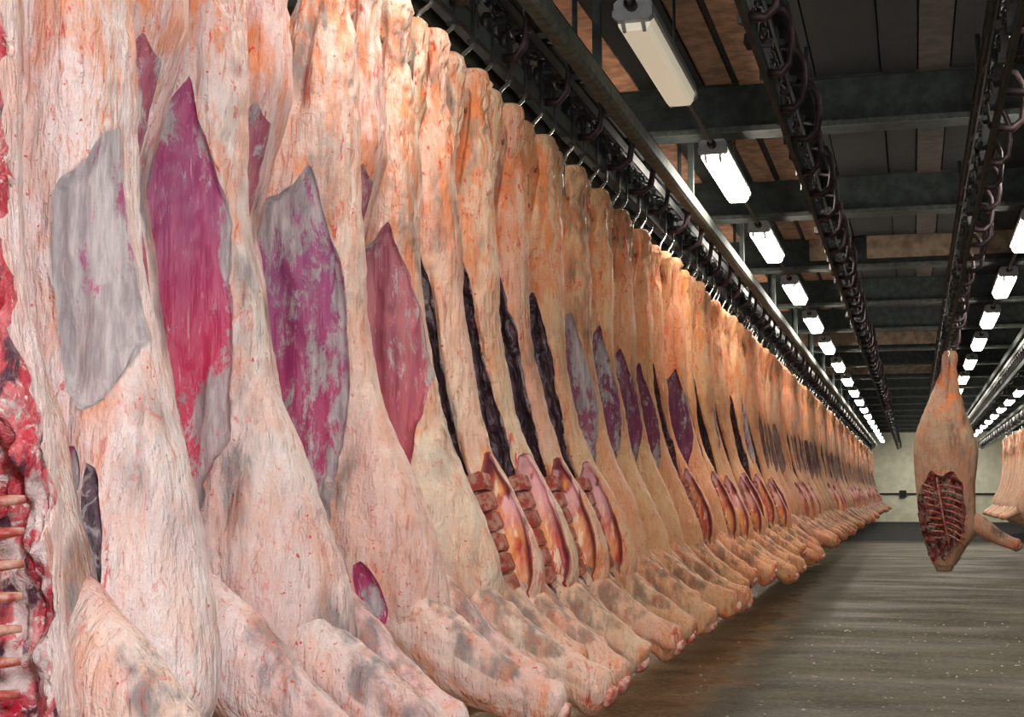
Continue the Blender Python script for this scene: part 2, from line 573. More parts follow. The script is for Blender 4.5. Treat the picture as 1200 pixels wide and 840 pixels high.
    # close the two ends with centre vertices (as triangles stored as degenerate-free quads is avoided: separate list)
    top = V[:nu].mean(0) + (0, 0, .006)
    bot = V[-nu:].mean(0) - (0, 0, .01)
    V = np.vstack([V, top, bot])
    t, b = len(V) - 2, len(V) - 1
    jj = np.arange(nu)
    T = np.vstack([np.stack([np.full(nu, t), jj, (jj + 1) % nu], 1), np.stack([np.full(nu, b), (nr - 1) * nu + (jj + 1) % nu, (nr - 1) * nu + jj], 1)])
    M = np.clip(np.stack([R.ravel(), G.ravel(), B.ravel(), np.ones(H.size)], 1), 0, 1)
    M = np.vstack([M, M[:1], M[-1:]])
    return V, F, fm, T, M

def np_mesh(name, V, quads, tris, M, mats, qm=None):
    me = bpy.data.meshes.new(name)
    nq, nt = len(quads), len(tris)
    me.vertices.add(len(V))
    me.vertices.foreach_set('co', V.astype(np.float32).ravel())
    loops = np.concatenate([quads.ravel(), tris.ravel()]) if nt else quads.ravel()
    me.loops.add(len(loops))
    me.loops.foreach_set('vertex_index', loops.astype(np.int32))
    me.polygons.add(nq + nt)
    w = quads.shape[1]
    starts = np.concatenate([np.arange(nq) * w, nq * w + np.arange(nt) * 3])
    me.polygons.foreach_set('loop_start', starts.astype(np.int32))
    me.polygons.foreach_set('use_smooth', np.ones(nq + nt, bool))
    for m in mats:
        me.materials.append(m)
    if qm is not None:
        me.polygons.foreach_set('material_index', np.concatenate([qm, np.zeros(nt, int)]).astype(np.int32))
    a = me.attributes.new('mask', 'FLOAT_COLOR', 'POINT')
    a.data.foreach_set('color', M.astype(np.float32).ravel())
    me.update(calc_edges=True)
    me.validate()
    return me

def split_meshes(arr):
    """one mesh per kind of flesh: [(part name, mesh)]"""
    V, F, fm, T, M = arr
    out = []
    for m in range(5):
        q = F[fm == m]
        if len(q) < 8:
            continue
        t = T if m == 0 else np.zeros((0, 3), int)
        used, inv = np.unique(np.concatenate([q.ravel(), t.ravel()]), return_inverse=True)
        out.append((PARTNAME[m], np_mesh(PARTNAME[m], V[used], inv.reshape(-1, 3), np.zeros((0, 3), int), M[used], [MEAT[m]])))
    return out

def leg_arrays(seed, n_len, n_ring, kind, k=1.0):
    """fore shank swept from the shoulder towards the aisle, cut off at the knee"""
    rs = np.random.RandomState(seed)
    y0 = -.045 if kind == 'outer' else .0
    P = np.array([(.14, y0 + .05, 1.04), (.29, y0 + .0, .93), (.44, y0 - .02, .825), (.60, y0 - .02 + rs.uniform(-.03, .03), .735), (.75 + rs.uniform(-.05, .05), y0 + rs.uniform(-.06, .06), .65 + rs.uniform(-.04, .03))])
    P[1:, 0] = P[0, 0] + (P[1:, 0] - P[0, 0]) * k
    rad = np.array([.075, .108, .098, .074, .060])
    tt = np.linspace(0, 1, n_len)
    ctrl = np.linspace(0, 1, 5)
    def sm(v):
        y = np.interp(tt, ctrl, v)
        kk = np.ones(5) / 5
        p = np.pad(y, 2, 'reflect', reflect_type='odd')
        return np.convolve(p, kk, 'valid')
    C = np.stack([sm(P[:, i]) for i in range(3)], 1)
    r = sm(rad)
    r = r + .014 * np.exp(-((tt - .95) / .05) ** 2)
    r[-1] *= .66
    r[-2] *= .9
    tan = np.gradient(C, axis=0)
    tan /= np.linalg.norm(tan, axis=1)[:, None]
    side = np.array((0, 1, 0.0))
    a = np.cross(side, tan)
    a /= np.linalg.norm(a, axis=1)[:, None]      # up-ish
    b = np.cross(tan, a)
    ph = np.linspace(0, 2 * math.pi, n_ring, endpoint=False)
    up = np.cos(ph)[None] + 0 * tt[:, None]
    sd_ = np.sin(ph)[None] + 0 * tt[:, None]
    rr = r[:, None] * (1 + .10 * np.cos(ph * 2)[None])
    if float(np.mean(a[:, 2])) < 0:
        up_dir = -a
    else:
        up_dir = a
    V = C[:, None] + rr[..., None] * (up[..., None] * up_dir[:, None] + .82 * sd_[..., None] * b[:, None])
    X, Y, H = V[..., 0], V[..., 1], V[..., 2]
    ln = fbm(tt[:, None] * 5 + 0 * up, up * 1.6, sd_ * 1.6 + seed, seed, 3)
    V = V + (.022 * ln)[..., None] * (up[..., None] * up_dir[:, None] + sd_[..., None] * b[:, None])
    # dark bare muscle along the upper side, sunk a little into the fat
    T2 = tt[:, None] + 0 * up
    ang = np.arctan2(sd_, up)
    fr = -b[:, 1:2] * sd_      # faces the near side
    patch = .16 - np.hypot((T2 - .60) / 1.15, (ang * (1 if b[0, 1] < 0 else -1) - .55) * .17) + .06 * ln
    patch2 = .07 - np.hypot((T2 - .36) / 1.2, (ang * (1 if b[0, 1] < 0 else -1) - .2) * .12) + .05 * ln
    G = np.clip(sstep(0, .025, patch) * 1.4 + sstep(0, .02, patch2) * 1.2, 0, 1)
    V = V - (.008 * G)[..., None] * up_dir[:, None]
    R = .28 + .6 * sstep(.82, 1.0, T2) + .35 * sstep(.1, .5, -up)
    B = np.clip(.5 + ln, 0, 1)
    n_v = len(tt)
    Vf = V.reshape(-1, 3).copy()
    Vf[:, 2] -= HANG
    i = np.arange(n_v - 1)[:, None]
    j = np.arange(n_ring)[None]
    F = np.stack([i * n_ring + j, i * n_ring + (j + 1) % n_ring, (i + 1) * n_ring + (j + 1) % n_ring, (i + 1) * n_ring + j], -1).reshape(-1, 4)
    M = np.clip(np.stack([R.ravel(), G.ravel(), B.ravel(), np.ones(R.size)], 1), 0, 1)
    top, bot = C[0] - (0, 0, HANG), C[-1] - (0, 0, HANG) + tan[-1] * .012
    Vf = np.vstack([Vf, top, bot])
    M = np.vstack([M, M[:1], M[-1:]])
    jj = np.arange(n_ring)
    T = np.vstack([np.stack([np.full(n_ring, len(Vf) - 2), (jj + 1) % n_ring, jj], 1), np.stack([np.full(n_ring, len(Vf) - 1), (n_v - 1) * n_ring + jj, (n_v - 1) * n_ring + (jj + 1) % n_ring], 1)])
    # winding check
    p = Vf[F[len(F) // 2]]
    nrm = np.cross(p[1] - p[0], p[2] - p[0])
    cidx = (len(F) // 2) // n_ring
    if np.dot(nrm, p.mean(0) - (C[cidx] - (0, 0, HANG))) < 0:
        F = F[:, ::-1]
        T = T[:, ::-1]
    end = (C[-1] - (0, 0, HANG), tan[-1], float(r[-1]))
    return Vf, F, T, M, end

def knob_mesh(name, r, seed, mat, squash=.6, n=12):
    mb = MB()
    rings = 7
    vs, fs = [], []
    rr = random.Random(seed)
    for i in range(rings):
        q = math.pi * (i + .5) / rings
        for j in range(n):
            w = 2 * math.pi * j / n
            k = r * (1 + rr.uniform(-.12, .12))
            vs.append((k * math.sin(q) * math.cos(w), k * math.sin(q) * math.sin(w), k * squash * math.cos(q)))
    for i in range(rings - 1):
        for j in range(n):
            fs.append((i * n + j, (i + 1) * n + j, (i + 1) * n + (j + 1) % n, i * n + (j + 1) % n))
    fs += [tuple(range(n)), tuple(reversed(range((rings - 1) * n, rings * n)))]
    mb.add(vs, fs, True)
    return mb.mesh(name, mat)

KNEE = knob_mesh('knee_joint', .040, 3, BONE, .5)
STERN = MB().prism([(-.028, -.030), (.024, -.034), (.034, -.022), (.030, .026), (.020, .033), (-.024, .031), (-.034, .018)], -.030, .05).mesh('sternebra', BONE)
HOLE = knob_mesh('cut_vessel', .028, 5, CAVITY, .6, 10)
RIB = MB().tube([(.0, .0, .0), (.05, -.03, -.015), (.11, -.045, -.045), (.17, -.03, -.085), (.21, .0, -.12)], [.010, .012, .013, .012, .009], 8).mesh('rib', BONE)

def tint_vary(c, rng, a=.04):
    return tuple(max(.05, x * (1 + rng.uniform(-a, a))) for x in c)

def make_half(name, kind, seed, nv, nu, opt):
    """list of (part name, mesh, offset, rotation, colour key, sub-parts)"""
    parts = [(n_, me, (0, 0, 0), (0, 0, 0), {'flank_muscle': 'meat', 'raw_chest_wall': 'raw'}.get(n_, 'fat'), []) for n_, me in split_meshes(half_arrays(kind, seed, nv, nu, opt))]
    if opt.get('leg', True):
        V, F, T, M, end = leg_arrays(seed + 3, max(14, nv // 4), max(14, nu // 4), kind, opt.get('leg_k', 1.0))
        me = np_mesh('foreleg', V, F, T, M, [FAT])
        q = Vector(end[1]).to_track_quat('Z', 'Y').to_euler()
        parts.append(('foreleg', me, (0, 0, 0), (0, 0, 0), 'fat', [('knee_joint', KNEE, tuple(end[0] + end[1] * .004), tuple(q))]))
    if kind in ('inner', 'chest') and opt.get('bones', True):
        for i in range(6):
            t = i / 5
            x, h = .245 + .11 * t, 1.34 - .36 * t
            parts.append(('sternebra', STERN, (x, -.105 - .015 * t, h - HANG), (.08 * (i % 3 - 1), -.3, .06 * (i % 2)), 'bone', []))
        parts.append(('cut_vessel', HOLE, (.375, -.130, 0.915 - HANG), (1.5, 0, 0), 'bone', []))
    for (p0, p1, bow) in opt.get('rib_list', ()):
        mb = MB()
        pth = []
        for q in range(7):
            t = q / 6
            pth.append((p0[0] + (p1[0] - p0[0]) * t, -.145 - .03 * math.sin(math.pi * t), p0[1] + (p1[1] - p0[1]) * t - bow * math.sin(math.pi * t) - HANG))
        mb.tube(pth, [.008, .011, .012, .013, .012, .011, .007], 7)
        parts.append(('rib', mb.mesh('rib', BONE), (0, 0, 0), (0, 0, 0), 'bone', []))
    if kind == 'chest' and not opt.get('rib_list'):
        for i in range(opt.get('n_ribs', 8)):
            h = 1.42 - .075 * i
            x = -.16 + .018 * i
            parts.append(('rib', RIB, (x, -.035, h - HANG), (0, .25, 0), 'bone', []))
    return parts

def place_half(parts, loc, label, group, fat, meat, rotz=0.0, scale=1.0, name='beef_side', raw=(1, 1, 1)):
    root = empty(name, loc, label, 'beef side', group)
    root.rotation_euler.z = rotz
    root.scale = (scale, scale, scale)
    for n_, me, off, rot, key, subs in parts:
        o = link(n_, me, None, root, off, {'fat': fat, 'meat': meat, 'bone': (.62, .50, .46), 'raw': raw}[key])
        o.rotation_euler = rot
        for sn, sme, soff, srot in subs:
            q = link(sn, sme, None, o, soff, (1, 1, 1))
            q.rotation_euler = srot
    return root

def one_mesh_half(kind, seed, nv, nu, opt):
    """body and foreleg in one mesh, for the distant ones"""
    V, F, fm, T, M = half_arrays(kind, seed, nv, nu, opt)
    V2, F2, T2, M2, _ = leg_arrays(seed + 3, 12, 12, kind)
    k = len(V)
    F2 = np.concatenate([F2[:, :3], F2[:, [0, 2, 3]]])
    return np_mesh('beef_side', np.vstack([V, V2]), np.vstack([F, F2 + k]), np.vstack([T, T2 + k]), np.vstack([M, M2]), FAR_MEAT, np.concatenate([fm, np.zeros(len(F2), int)]))

# ------------------------------------------------------------ building materials
def floor_material():
    k = N('wet_concrete_floor')
    v = k.coords(rnd=False)
    vx = k.coords((.4, 1.0, 1), rnd=False)
    n1 = k.noise(vx, 1.9, 8, .75)
    n2 = k.noise(v, 22, 5, .7)
    c = k.mix(k.ramp(n1, .32, .68), (.055, .051, .034), (.14, .125, .082))
    c = k.mix(k.math('MULTIPLY', k.ramp(n2, .45, .75), .55), c, (.30, .28, .21))
    c = k.mix(k.math('MULTIPLY', k.ramp(k.noise(v, 90, 2), .70, .76), .7), c, (.55, .50, .40))
    c = k.mix(k.math('MULTIPLY', k.ramp(k.noise(v, 40, 2), .72, .78), .8), c, (.28, .05, .02))
    sep = k.n('ShaderNodeSeparateXYZ')
    tc = k.n('ShaderNodeTexCoord')
    k.put(sep.inputs[0], tc.outputs['Object'])
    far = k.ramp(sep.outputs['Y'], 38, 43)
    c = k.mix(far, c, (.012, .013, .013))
    # warm light reflected below the hanging sides, painted into the floor colour
    glow_strip = k.math('MULTIPLY', k.ramp(k.math('ADD', sep.outputs['X'], k.math('MULTIPLY', k.math('ADD', n1, k.noise(v, 1.4, 5, .7)), .9)), -.75, -.15, 1, 0), .7)
    c = k.mix(k.math('MULTIPLY', glow_strip, k.math('MULTIPLY', k.ramp(n2, .25, .6), k.ramp(sep.outputs['Y'], 10, 24, 1, 0))), c, (.60, .33, .15))
    wet = k.noise(vx, 1.1, 5, .6)
    r = k.ramp(wet, .34, .66, .50, .88)
    glow_gloss = k.math('MULTIPLY', glow_strip, k.ramp(sep.outputs['Y'], 18, 40, 1, 0))
    r = k.mix(k.math('MULTIPLY', glow_gloss, 1.6), r, (.16, .16, .16))
    r = k.math('ADD', r, k.math('MULTIPLY', far, .35))
    nm = k.bump(n2, .8, .02)
    nm = k.bump(k.noise(v, 5, 4), .25, .03, nm)
    return k.done(c, r, nm, spec=.32)

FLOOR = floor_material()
WALLM = plain('cold_store_wall', (.78, .77, .60), .7, 0, 3, .10, .05)
SIDEM = plain('side_wall_panel', (.10, .095, .08), .7, 0, 3, .15, .05)
BOARD = plain('ceiling_board', (.5, .5, .5), .8, 0, 9, .35, .3, True)
GREEN = plain('dark_green_steel', (.024, .032, .028), .68, .0, 12, .4, .15)
PALEGREEN = plain('pale_green_steel', (.11, .125, .105), .65, .0, 16, .35, .15)
RUST = plain('rusty_bracket', (.034, .018, .020), .55, .3, 25, .5, .2)
BLACK = plain('black_iron', (.016, .016, .016), .5, .3, 30, .5, .2)
STEEL = plain('bright_steel', (.62, .60, .55), .25, .9, 30, .15, .05)
HOUSING = plain('lamp_housing', (.42, .44, .44), .5, 0, 20, .12, .05)
CABLE = plain('grey_conduit', (.16, .16, .15), .5, .2, 20, .2, .05)
SCRAP = plain('fat_scrap', (.62, .50, .36), .5, 0, 40, .3, .2)

def glow(name, color, power):
    k = N(name)
    k.b.inputs['Emission Color'].default_value = (*color, 1)
    k.b.inputs['Emission Strength'].default_value = power
    return k.done((.8, .78, .7), .4)
LIT = glow('lit_diffuser', LAMP_COLOR, LAMP)
UNLIT = glow('dim_diffuser', (1, .86, .62), .28)  # tube is off; a faint glow is added to brighten its diffuser

# ------------------------------------------------------------ the hall
XL, XR, YB, YE, ZC = -5.2, 5.0, -6.0, 70.0, 4.3
def struct(name, mb, mat):
    return prop(mb.build(name, mat), kind='structure')
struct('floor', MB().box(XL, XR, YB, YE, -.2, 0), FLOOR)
struct('wall_left', MB().box(XL - .2, XL, YB, YE, 0, ZC), SIDEM)
struct('wall_right', MB().box(XR, XR + .2, YB, YE, 0, ZC), SIDEM)
struct('wall_back', MB().box(XL - .2, XR + .2, YB - .2, YB, 0, ZC), SIDEM)
struct('wall_end', MB().box(XL - .2, XR + .2, YE, YE + .2, 0, ZC), WALLM)
ceiling = struct('ceiling', MB().box(XL - .2, XR + .2, YB, YE, ZC + .06, ZC + .25), GREEN)

BEAMS = [10.6 + 3.4 * (i - 4) for i in range(21)]
beam_mb = MB()
hw, hh = .11, .40
beam_mb.box(XL, XR, -hw, hw, -hh, -hh + .03)
beam_mb.box(XL, XR, -hw, hw, -.03, 0)
beam_mb.box(XL, XR, -.012, .012, -hh + .03, -.03)
BEAM_ME = beam_mb.mesh('ceiling_beam', GREEN)
EDGE = plain('beam_edge_steel', (.055, .062, .054), .6, 0, 20, .4, .1)  # paler than the beams, for their lower lips
lip_me = MB().box(XL, XR, -.012, .012, -.02, .02).mesh('beam_lip', EDGE)
for yb in BEAMS:
    b = link('ceiling_beam', BEAM_ME, None, ceiling, (0, yb, ZC))
    link('beam_lip', lip_me, None, b, (0, -hw - .012, -hh + .02))

rng = random.Random(11)
edges = [-5.2, -4.4, -3.7, -2.9, -2.55, -2.28, -1.88, -1.62, -1.40, -1.19, -1.15, -.95, -.60, -.15, .10, .32, .75, 1.15, 1.6, 2.0, 2.5, 3.0, 3.5, 4.0, 4.5, 5.0]
def board_color(i):
    x = (edges[i] + edges[i + 1]) / 2
    if edges[i + 1] - edges[i] < .06:
        return (.02, .02, .02)
    if -2.28 <= x <= -1.88 or -1.40 <= x <= -.95:
        k_ = rng.uniform(.75, 1.15)
        return (.95 * k_, .48 * k_, .27 * k_) if x < -1.8 else (.70 * k_, .40 * k_, .24 * k_)
    if .10 <= x <= .32:
        return (.13, .095, .08)
    k_ = rng.uniform(.5, 1.3)
    return (.022 * k_, .023 * k_, .022 * k_)
far_boards = MB()
for bi in range(len(BEAMS)):
    ya = BEAMS[bi] + .11
    yb = (BEAMS[bi + 1] if bi + 1 < len(BEAMS) else YE) - .11
    if yb < 4:
        continue
    for i in range(len(edges) - 1):
        x0, x1 = edges[i] + .006, edges[i + 1] - .006
        drop = rng.uniform(0, .02)
        if yb < 42 and not (x0 > 2.4):
            c_ = board_color(i)
            MB().box(x0, x1, ya, yb, ZC - .03 - drop, ZC + .05).build('ceiling_board', BOARD, ceiling, None, c_)
        else:
            far_boards.box(x0, x1, ya, yb, ZC - .03 - drop, ZC + .05)
fb = far_boards.build('far_boards', BOARD, ceiling, None, (.07, .06, .05))
fb['kind'] = 'stuff'

# tan boards fixed on the faces of two beams
for yb, x0, x1 in ((BEAMS[6], -1.1, -.62), (BEAMS[6], -.45, 1.3), (BEAMS[6], 1.6, 2.3), (BEAMS[9], -2.2, .9), (BEAMS[11], -2.0, 1.0)):
    MB().box(x0, x1, -.16, -.125, -.30, -.04).build('beam_board', BOARD, ceiling, (0, yb, ZC), (.42, .30, .20))

# conduit along the end wall
cn = MB().tube([(-2.4, YE - .05, 1.28), (4.4, YE - .05, 1.28)], .035, 8)
wc = prop(cn.build('wall_conduit', BLACK), 'dark horizontal pipe across the pale end wall', 'pipe')
MB().box(-.62, -.30, YE - .12, YE - .02, 1.12, 1.44, .03).build('junction_box', BLACK, wc)
MB().box(1.3, 1.7, YE - .12, YE - .02, 1.12, 1.44, .03).build('junction_box', BLACK, wc)

# ------------------------------------------------------------ ceiling lights
def diffuser_mesh(mat, name):
    pts = [(-.088, 0), (-.08, -.05), (-.06, -.075), (.06, -.075), (.08, -.05), (.088, 0)]
    return MB().prism(pts, -.74, .74).mesh(name, mat)
D_LIT, D_UNLIT = diffuser_mesh(LIT, 'diffuser'), diffuser_mesh(UNLIT, 'diffuser')
house = MB().box(-.096, .096, -.78, .78, 0, .075, .02)
house.box(-.10, .10, -.80, -.74, -.035, .03, .02)
house.box(-.10, .10, .74, .80, -.035, .03, .02)
HOUSE_ME = house.mesh('housing', HOUSING)
CLIP_ME = MB().tube([(0, 0, .035), (0, -.02, .0), (0, -.016, -.04), (0, .03, -.07)], .011, 6).mesh('clip', HOUSING)
GLAND_ME = MB().disc((0, 0, 0), .03, .05, 'y', 10).mesh('cable_gland', BLACK)
ROD_ME = MB().tube([(0, 0, .07), (0, 0, .76)], .009, 6).mesh('hanger_rod', BLACK)
CAP_ME = MB().box(-.05, .05, -.05, .05, .62, .72, .012).mesh('rod_box', GREEN)

def ceiling_light(x, y, z, lit, label, group=None, detail=True):
    r = empty('ceiling_light', (x, y, z), label, 'light', group)
    link('housing', HOUSE_ME, None, r)
    link('diffuser', D_LIT if lit else D_UNLIT, None, r)
    if detail:
        for cx in (-.05, .05):
            o = link('clip', CLIP_ME, None, r, (cx, -.76, -.005))
            o = link('clip', CLIP_ME, None, r, (cx, .76, -.005))
            o.rotation_euler.z = math.pi
        for cy in (-.83, .83):
            link('cable_gland', GLAND_ME, None, r, (0, cy, .03))
    rod = link('hanger_rod', ROD_ME, None, r, (.0, .55, 0))
    link('rod_box', CAP_ME, None, rod)
    return r

LIGHT_Y = [-2.8, .7, 4.2] + [7.75, 10.75, 13.9, 17.3, 20.6, 23.9, 27.6, 31.4, 35, 38.6, 42.2, 45.8, 49.4, 53, 56.6, 60.2, 63.8, 67.4]  # last lamp of these rows is added to brighten the end wall
ORD = ['first', 'second', 'third', 'fourth', 'fifth', 'sixth', 'seventh', 'eighth', 'ninth', 'tenth', 'eleventh', 'twelfth',
       'thirteenth', 'fourteenth', 'fifteenth', 'sixteenth', 'seventeenth', 'eighteenth', 'nineteenth', 'twentieth', 'twenty-first',
       'twenty-second', 'twenty-third', 'twenty-fourth', 'twenty-fifth', 'twenty-sixth', 'twenty-seventh', 'twenty-eighth']
for i, y in enumerate(LIGHT_Y):
    if i < 3:
        lab, grp = 'lit tube light overhead behind the viewer above the aisle', 'ceiling lights overhead, out of view'
    elif i == 3:
        lab, grp = 'unlit cream tube light nearest above the left row of beef', 'left row of ceiling lights'
    elif i < 14:
        lab, grp = 'glowing white tube light, %s behind the unlit one in the left row' % ORD[i - 4], 'left row of ceiling lights'
    else:
        lab, grp = 'tiny far glowing tube light at the end of the left row', 'left row of ceiling lights'
    ceiling_light(-1.28, y, 3.66, i != 3, lab, grp, i < 12)
    if i < 3:
        lab, grp = 'lit tube light overhead near the viewer right of the aisle', 'ceiling lights overhead right, out of view'
    elif i < 5:
        lab, grp = 'glowing tube light of the right row, outside the frame', 'right row of ceiling lights'
    elif i < 13:
        lab, grp = 'glowing white tube light in the right row, %s from the near end' % ORD[i - 5], 'right row of ceiling lights'
    else:
        lab, grp = 'tiny far glowing tube light at the end of the right row', 'right row of ceiling lights'  # the last of these is added to brighten the end wall
    ceiling_light(1.05, y, 3.66, True, lab, grp, i < 12)
for i, y in enumerate([5.9, 9.5, 13.1, 16.7, 20.3, 23.9, 27.5, 31.1, 34.7]):  # unseen lamps added to let light through under the left row
    ceiling_light(-3.5, y, 3.66, True, 'lit tube light added out of view, hidden behind the left row of beef', 'added lights behind the left row', False)
for i, y in enumerate([36, 39.6, 43.2, 46.8, 50.4, 54, 57.6, 61.2, 64.8, 68]):  # lamp closest to the end wall is added to brighten it
    ceiling_light(2.44, y, 3.66, True, 'far glowing tube light over the right row of beef, %s from the near end' % ORD[i], 'outermost right row of ceiling lights', False)
for x, lab in ((-1.28, 'grey cable conduit linking the left row of lights'), (1.05, 'grey cable conduit linking the right row of lights')):
    prop(MB().tube([(x, 2, 3.70), (x, 65, 3.70)], .016, 6).build('light_conduit', CABLE), lab, 'conduit')

# ------------------------------------------------------------ overhead rails with brackets and chains
def link_mesh():
    pts = []
    for q in range(12):
        a = 2 * math.pi * q / 12
        pts.append((.022 * math.cos(a), (.032 if math.sin(a) > 0 else -.032) + .022 * math.sin(a), 0))
    return MB().tube(pts, .0085, 5, True).mesh('chain_link', BLACK)
LINK_ME = link_mesh()
PUSH_ME = MB().box(-.02, .02, -.012, .012, -.17, .02).box(-.035, .035, -.03, .03, -.04, 0.0).box(-.028, .028, -.05, .012, -.20, -.15).mesh('pusher_dog', BLACK)
BRACKET_ME = MB().tube([(0, 0, -.01), (.10, 0, -.015), (.155, 0, .03), (.17, 0, .12), (.165, 0, .22), (.13, 0, .29), (.03, 0, .315)], .021, 7).mesh('rail_bracket', RUST)
FOOT_ME = MB().box(-.05, .05, -.06, .06, .30, .335).box(-.012, .012, -.04, .04, .30, .46).mesh('bracket_plate', GREEN)
HANGER_ME = MB().tube([(0, 0, .38), (0, 0, ZC - 3.27)], .016, 6).mesh('hanger_rod', GREEN)

def overhead_rail(x, z, y0, y1, label, chain_label, side=1, near=35):
    r = empty('overhead_rail', (x, y0, z), label, 'rail', 'overhead meat rails')
    MB().box(-.012, .012, 0, y1 - y0, -.045, .03).build('rail_bar', GREEN, r)
    MB().box(-.06, .0, 0, y1 - y0, .335, .41, .01).box(-.065, .065, 0, y1 - y0, .405, .42).build('top_channel', GREEN, r)
    MB().tube([(.06, 0, .46), (.06, y1 - y0, .46)], .02, 6).build('service_pipe', GREEN, r)
    jr = random.Random(int(x * 100) + 900)
    y, k = y0 + .35, 0
    far = MB()
    while y < y1 - .3:
        if y < near:
            o = link('rail_bracket', BRACKET_ME, None, r, (0.0, y - y0 + jr.uniform(-.09, .09), 0))
            o.scale.x = side * jr.uniform(.7, 1.05)
            o.rotation_euler = (jr.uniform(-.12, .12), 0, jr.uniform(-.3, .3))
            link('bracket_plate', FOOT_ME, None, o)
            if k % 5 == 0:
                link('hanger_rod', HANGER_ME, None, r, (0, y - y0, 0))
        else:
            far.tube([(0, y - y0, -.01), (.155 * side, y - y0, .03), (.165 * side, y - y0, .22), (.03 * side, y - y0, .315)], .02, 5)
        y += .76 if y < near else 1.5
        k += 1
    if far.v:
        far.build('far_brackets', BLACK, r)['kind'] = 'stuff'
    c = empty('conveyor_chain', (x - .012, y0, z + .24), chain_label, 'chain', 'conveyor chains')
    MB().box(-.035, -.025, 0, y1 - y0, -.03, .03).box(.025, .035, 0, y1 - y0, -.03, .03).build('chain_track', BLACK, c)
    y, k = y0, 0
    fl = MB()
    while y < y1:
        if y < min(near, 26):
            o = link('chain_link', LINK_ME, None, c, (0, y - y0, -.05 - .012 * math.sin(k * 1.1)))
            o.rotation_euler = (jr.uniform(-.2, .2), (math.pi / 2 if k % 2 else 0) + jr.uniform(-.5, .5), jr.uniform(-.15, .15))
            if k % 5 == 0:
                p = link('pusher_dog', PUSH_ME, None, c, (0, y - y0 + .04, -.04))
                p.rotation_euler = (jr.uniform(-.35, .35), 0, jr.uniform(-.4, .4))
            y += .088
        else:
            fl.box(-.02, .02, y - y0, y - y0 + .2, -.08, -.03).box(-.012, .012, y - y0, y - y0 + .03, -.2, -.05)
            y += .44
        k += 1
    if fl.v:
        fl.build('far_chain', BLACK, c)['kind'] = 'stuff'

overhead_rail(-1.75, 3.27, 3.6, 68, 'dark steel rail carrying the hooks of the left row of beef', 'black conveyor chain above the hooks of the left row of beef')
overhead_rail(-.62, 3.27, 5.6, 68, 'dark rail with rusty brackets above the aisle, left of the lone beef side', 'black chain on the empty rail above the aisle', 1)
overhead_rail(.47, 3.27, 5.6, 68, 'dark rail overhead carrying the lone beef side', 'black chain on the rail of the lone beef side', 1)
overhead_rail(1.65, 3.27, 12, 68, 'pale edged rail overhead, between lone beef side and the right row', 'black chain on the rail right of the lone beef side', 1, 20)
overhead_rail(2.95, 3.27, 30, 68, 'rail overhead carrying the far right row of beef', 'black chain above the far right row of beef', -1, 31)

# long pale beam beside the hooks
pb = empty('steel_beam', (-1.55, 3.0, 3.45), 'long pale green steel beam running beside the rail of the left row', 'beam')
MB().box(-.045, .045, 0, 64, -.055, .055, .018).build('beam_bar', PALEGREEN, pb)
for i in range(16):
    MB().box(-.02, .02, -.03, .03, .05, .82).build('beam_strut', GREEN, pb, (0, 1.0 + i * 3.4, 0))
pb2 = empty('steel_beam', (-2.05, 3.0, 3.42), 'long dark green pipe between the left row and its wall', 'pipe')
MB().tube([(0, 0, 0), (0, 64, 0)], .045, 8).build('pipe_run', GREEN, pb2)
pb2.name = 'overhead_pipe'

# ------------------------------------------------------------ roller hooks
WHEEL_ME = MB().disc((0, 0, 0), .055, .016, 'x', 16).mesh('roller_wheel', BLACK)
STRAP_ME = MB().box(.018, .028, -.018, .018, -.17, .02).box(-.006, .028, -.018, .018, -.18, -.165).disc((.03, 0, 0), .016, .008, 'x', 8).mesh('hook_strap', BLACK)
hp = [(.022, 0, -.16), (.015, -.02, -.20), (.0, -.09, -.25), (-.005, -.132, -.30), (-.005, -.135, -.43), (-.004, -.115, -.47), (0, -.06, -.485), (0, -.03, -.46)]
HOOK_ME = MB().tube(hp, [.009, .009, .009, .009, .009, .009, .008, .004], 8).mesh('hook', STEEL)
def roller_hook(x, y, label, group):
    r = empty('roller_hook', (x, y, 3.355), label, 'hook', group)
    link('roller_wheel', WHEEL_ME, None, r)
    link('hook_strap', STRAP_ME, None, r)
    link('hook', HOOK_ME, None, r)

# ------------------------------------------------------------ the left row of beef
HI, MID, LO = (230, 150), (120, 80), (56, 36)
WHITE, PINK = (.97, .96, .95), (1.0, .88, .88)
def fat_light_tint(y):  # cool near, warm middle and dim far light painted into the fat colour
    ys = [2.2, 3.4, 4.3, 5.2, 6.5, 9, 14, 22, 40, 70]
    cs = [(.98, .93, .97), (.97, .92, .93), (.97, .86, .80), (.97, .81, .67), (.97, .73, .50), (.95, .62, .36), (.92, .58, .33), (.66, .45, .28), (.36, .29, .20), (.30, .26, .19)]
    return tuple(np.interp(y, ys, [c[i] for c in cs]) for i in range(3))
MEATC = {'purple': (1, 1, 1), 'violet': (.85, .9, 1.1), 'brown': (1.0, 1.5, .8), 'grey': (.75, 1.1, .8), 'dark': (.42, .55, .55), 'mauve': (.55, .62, .62)}

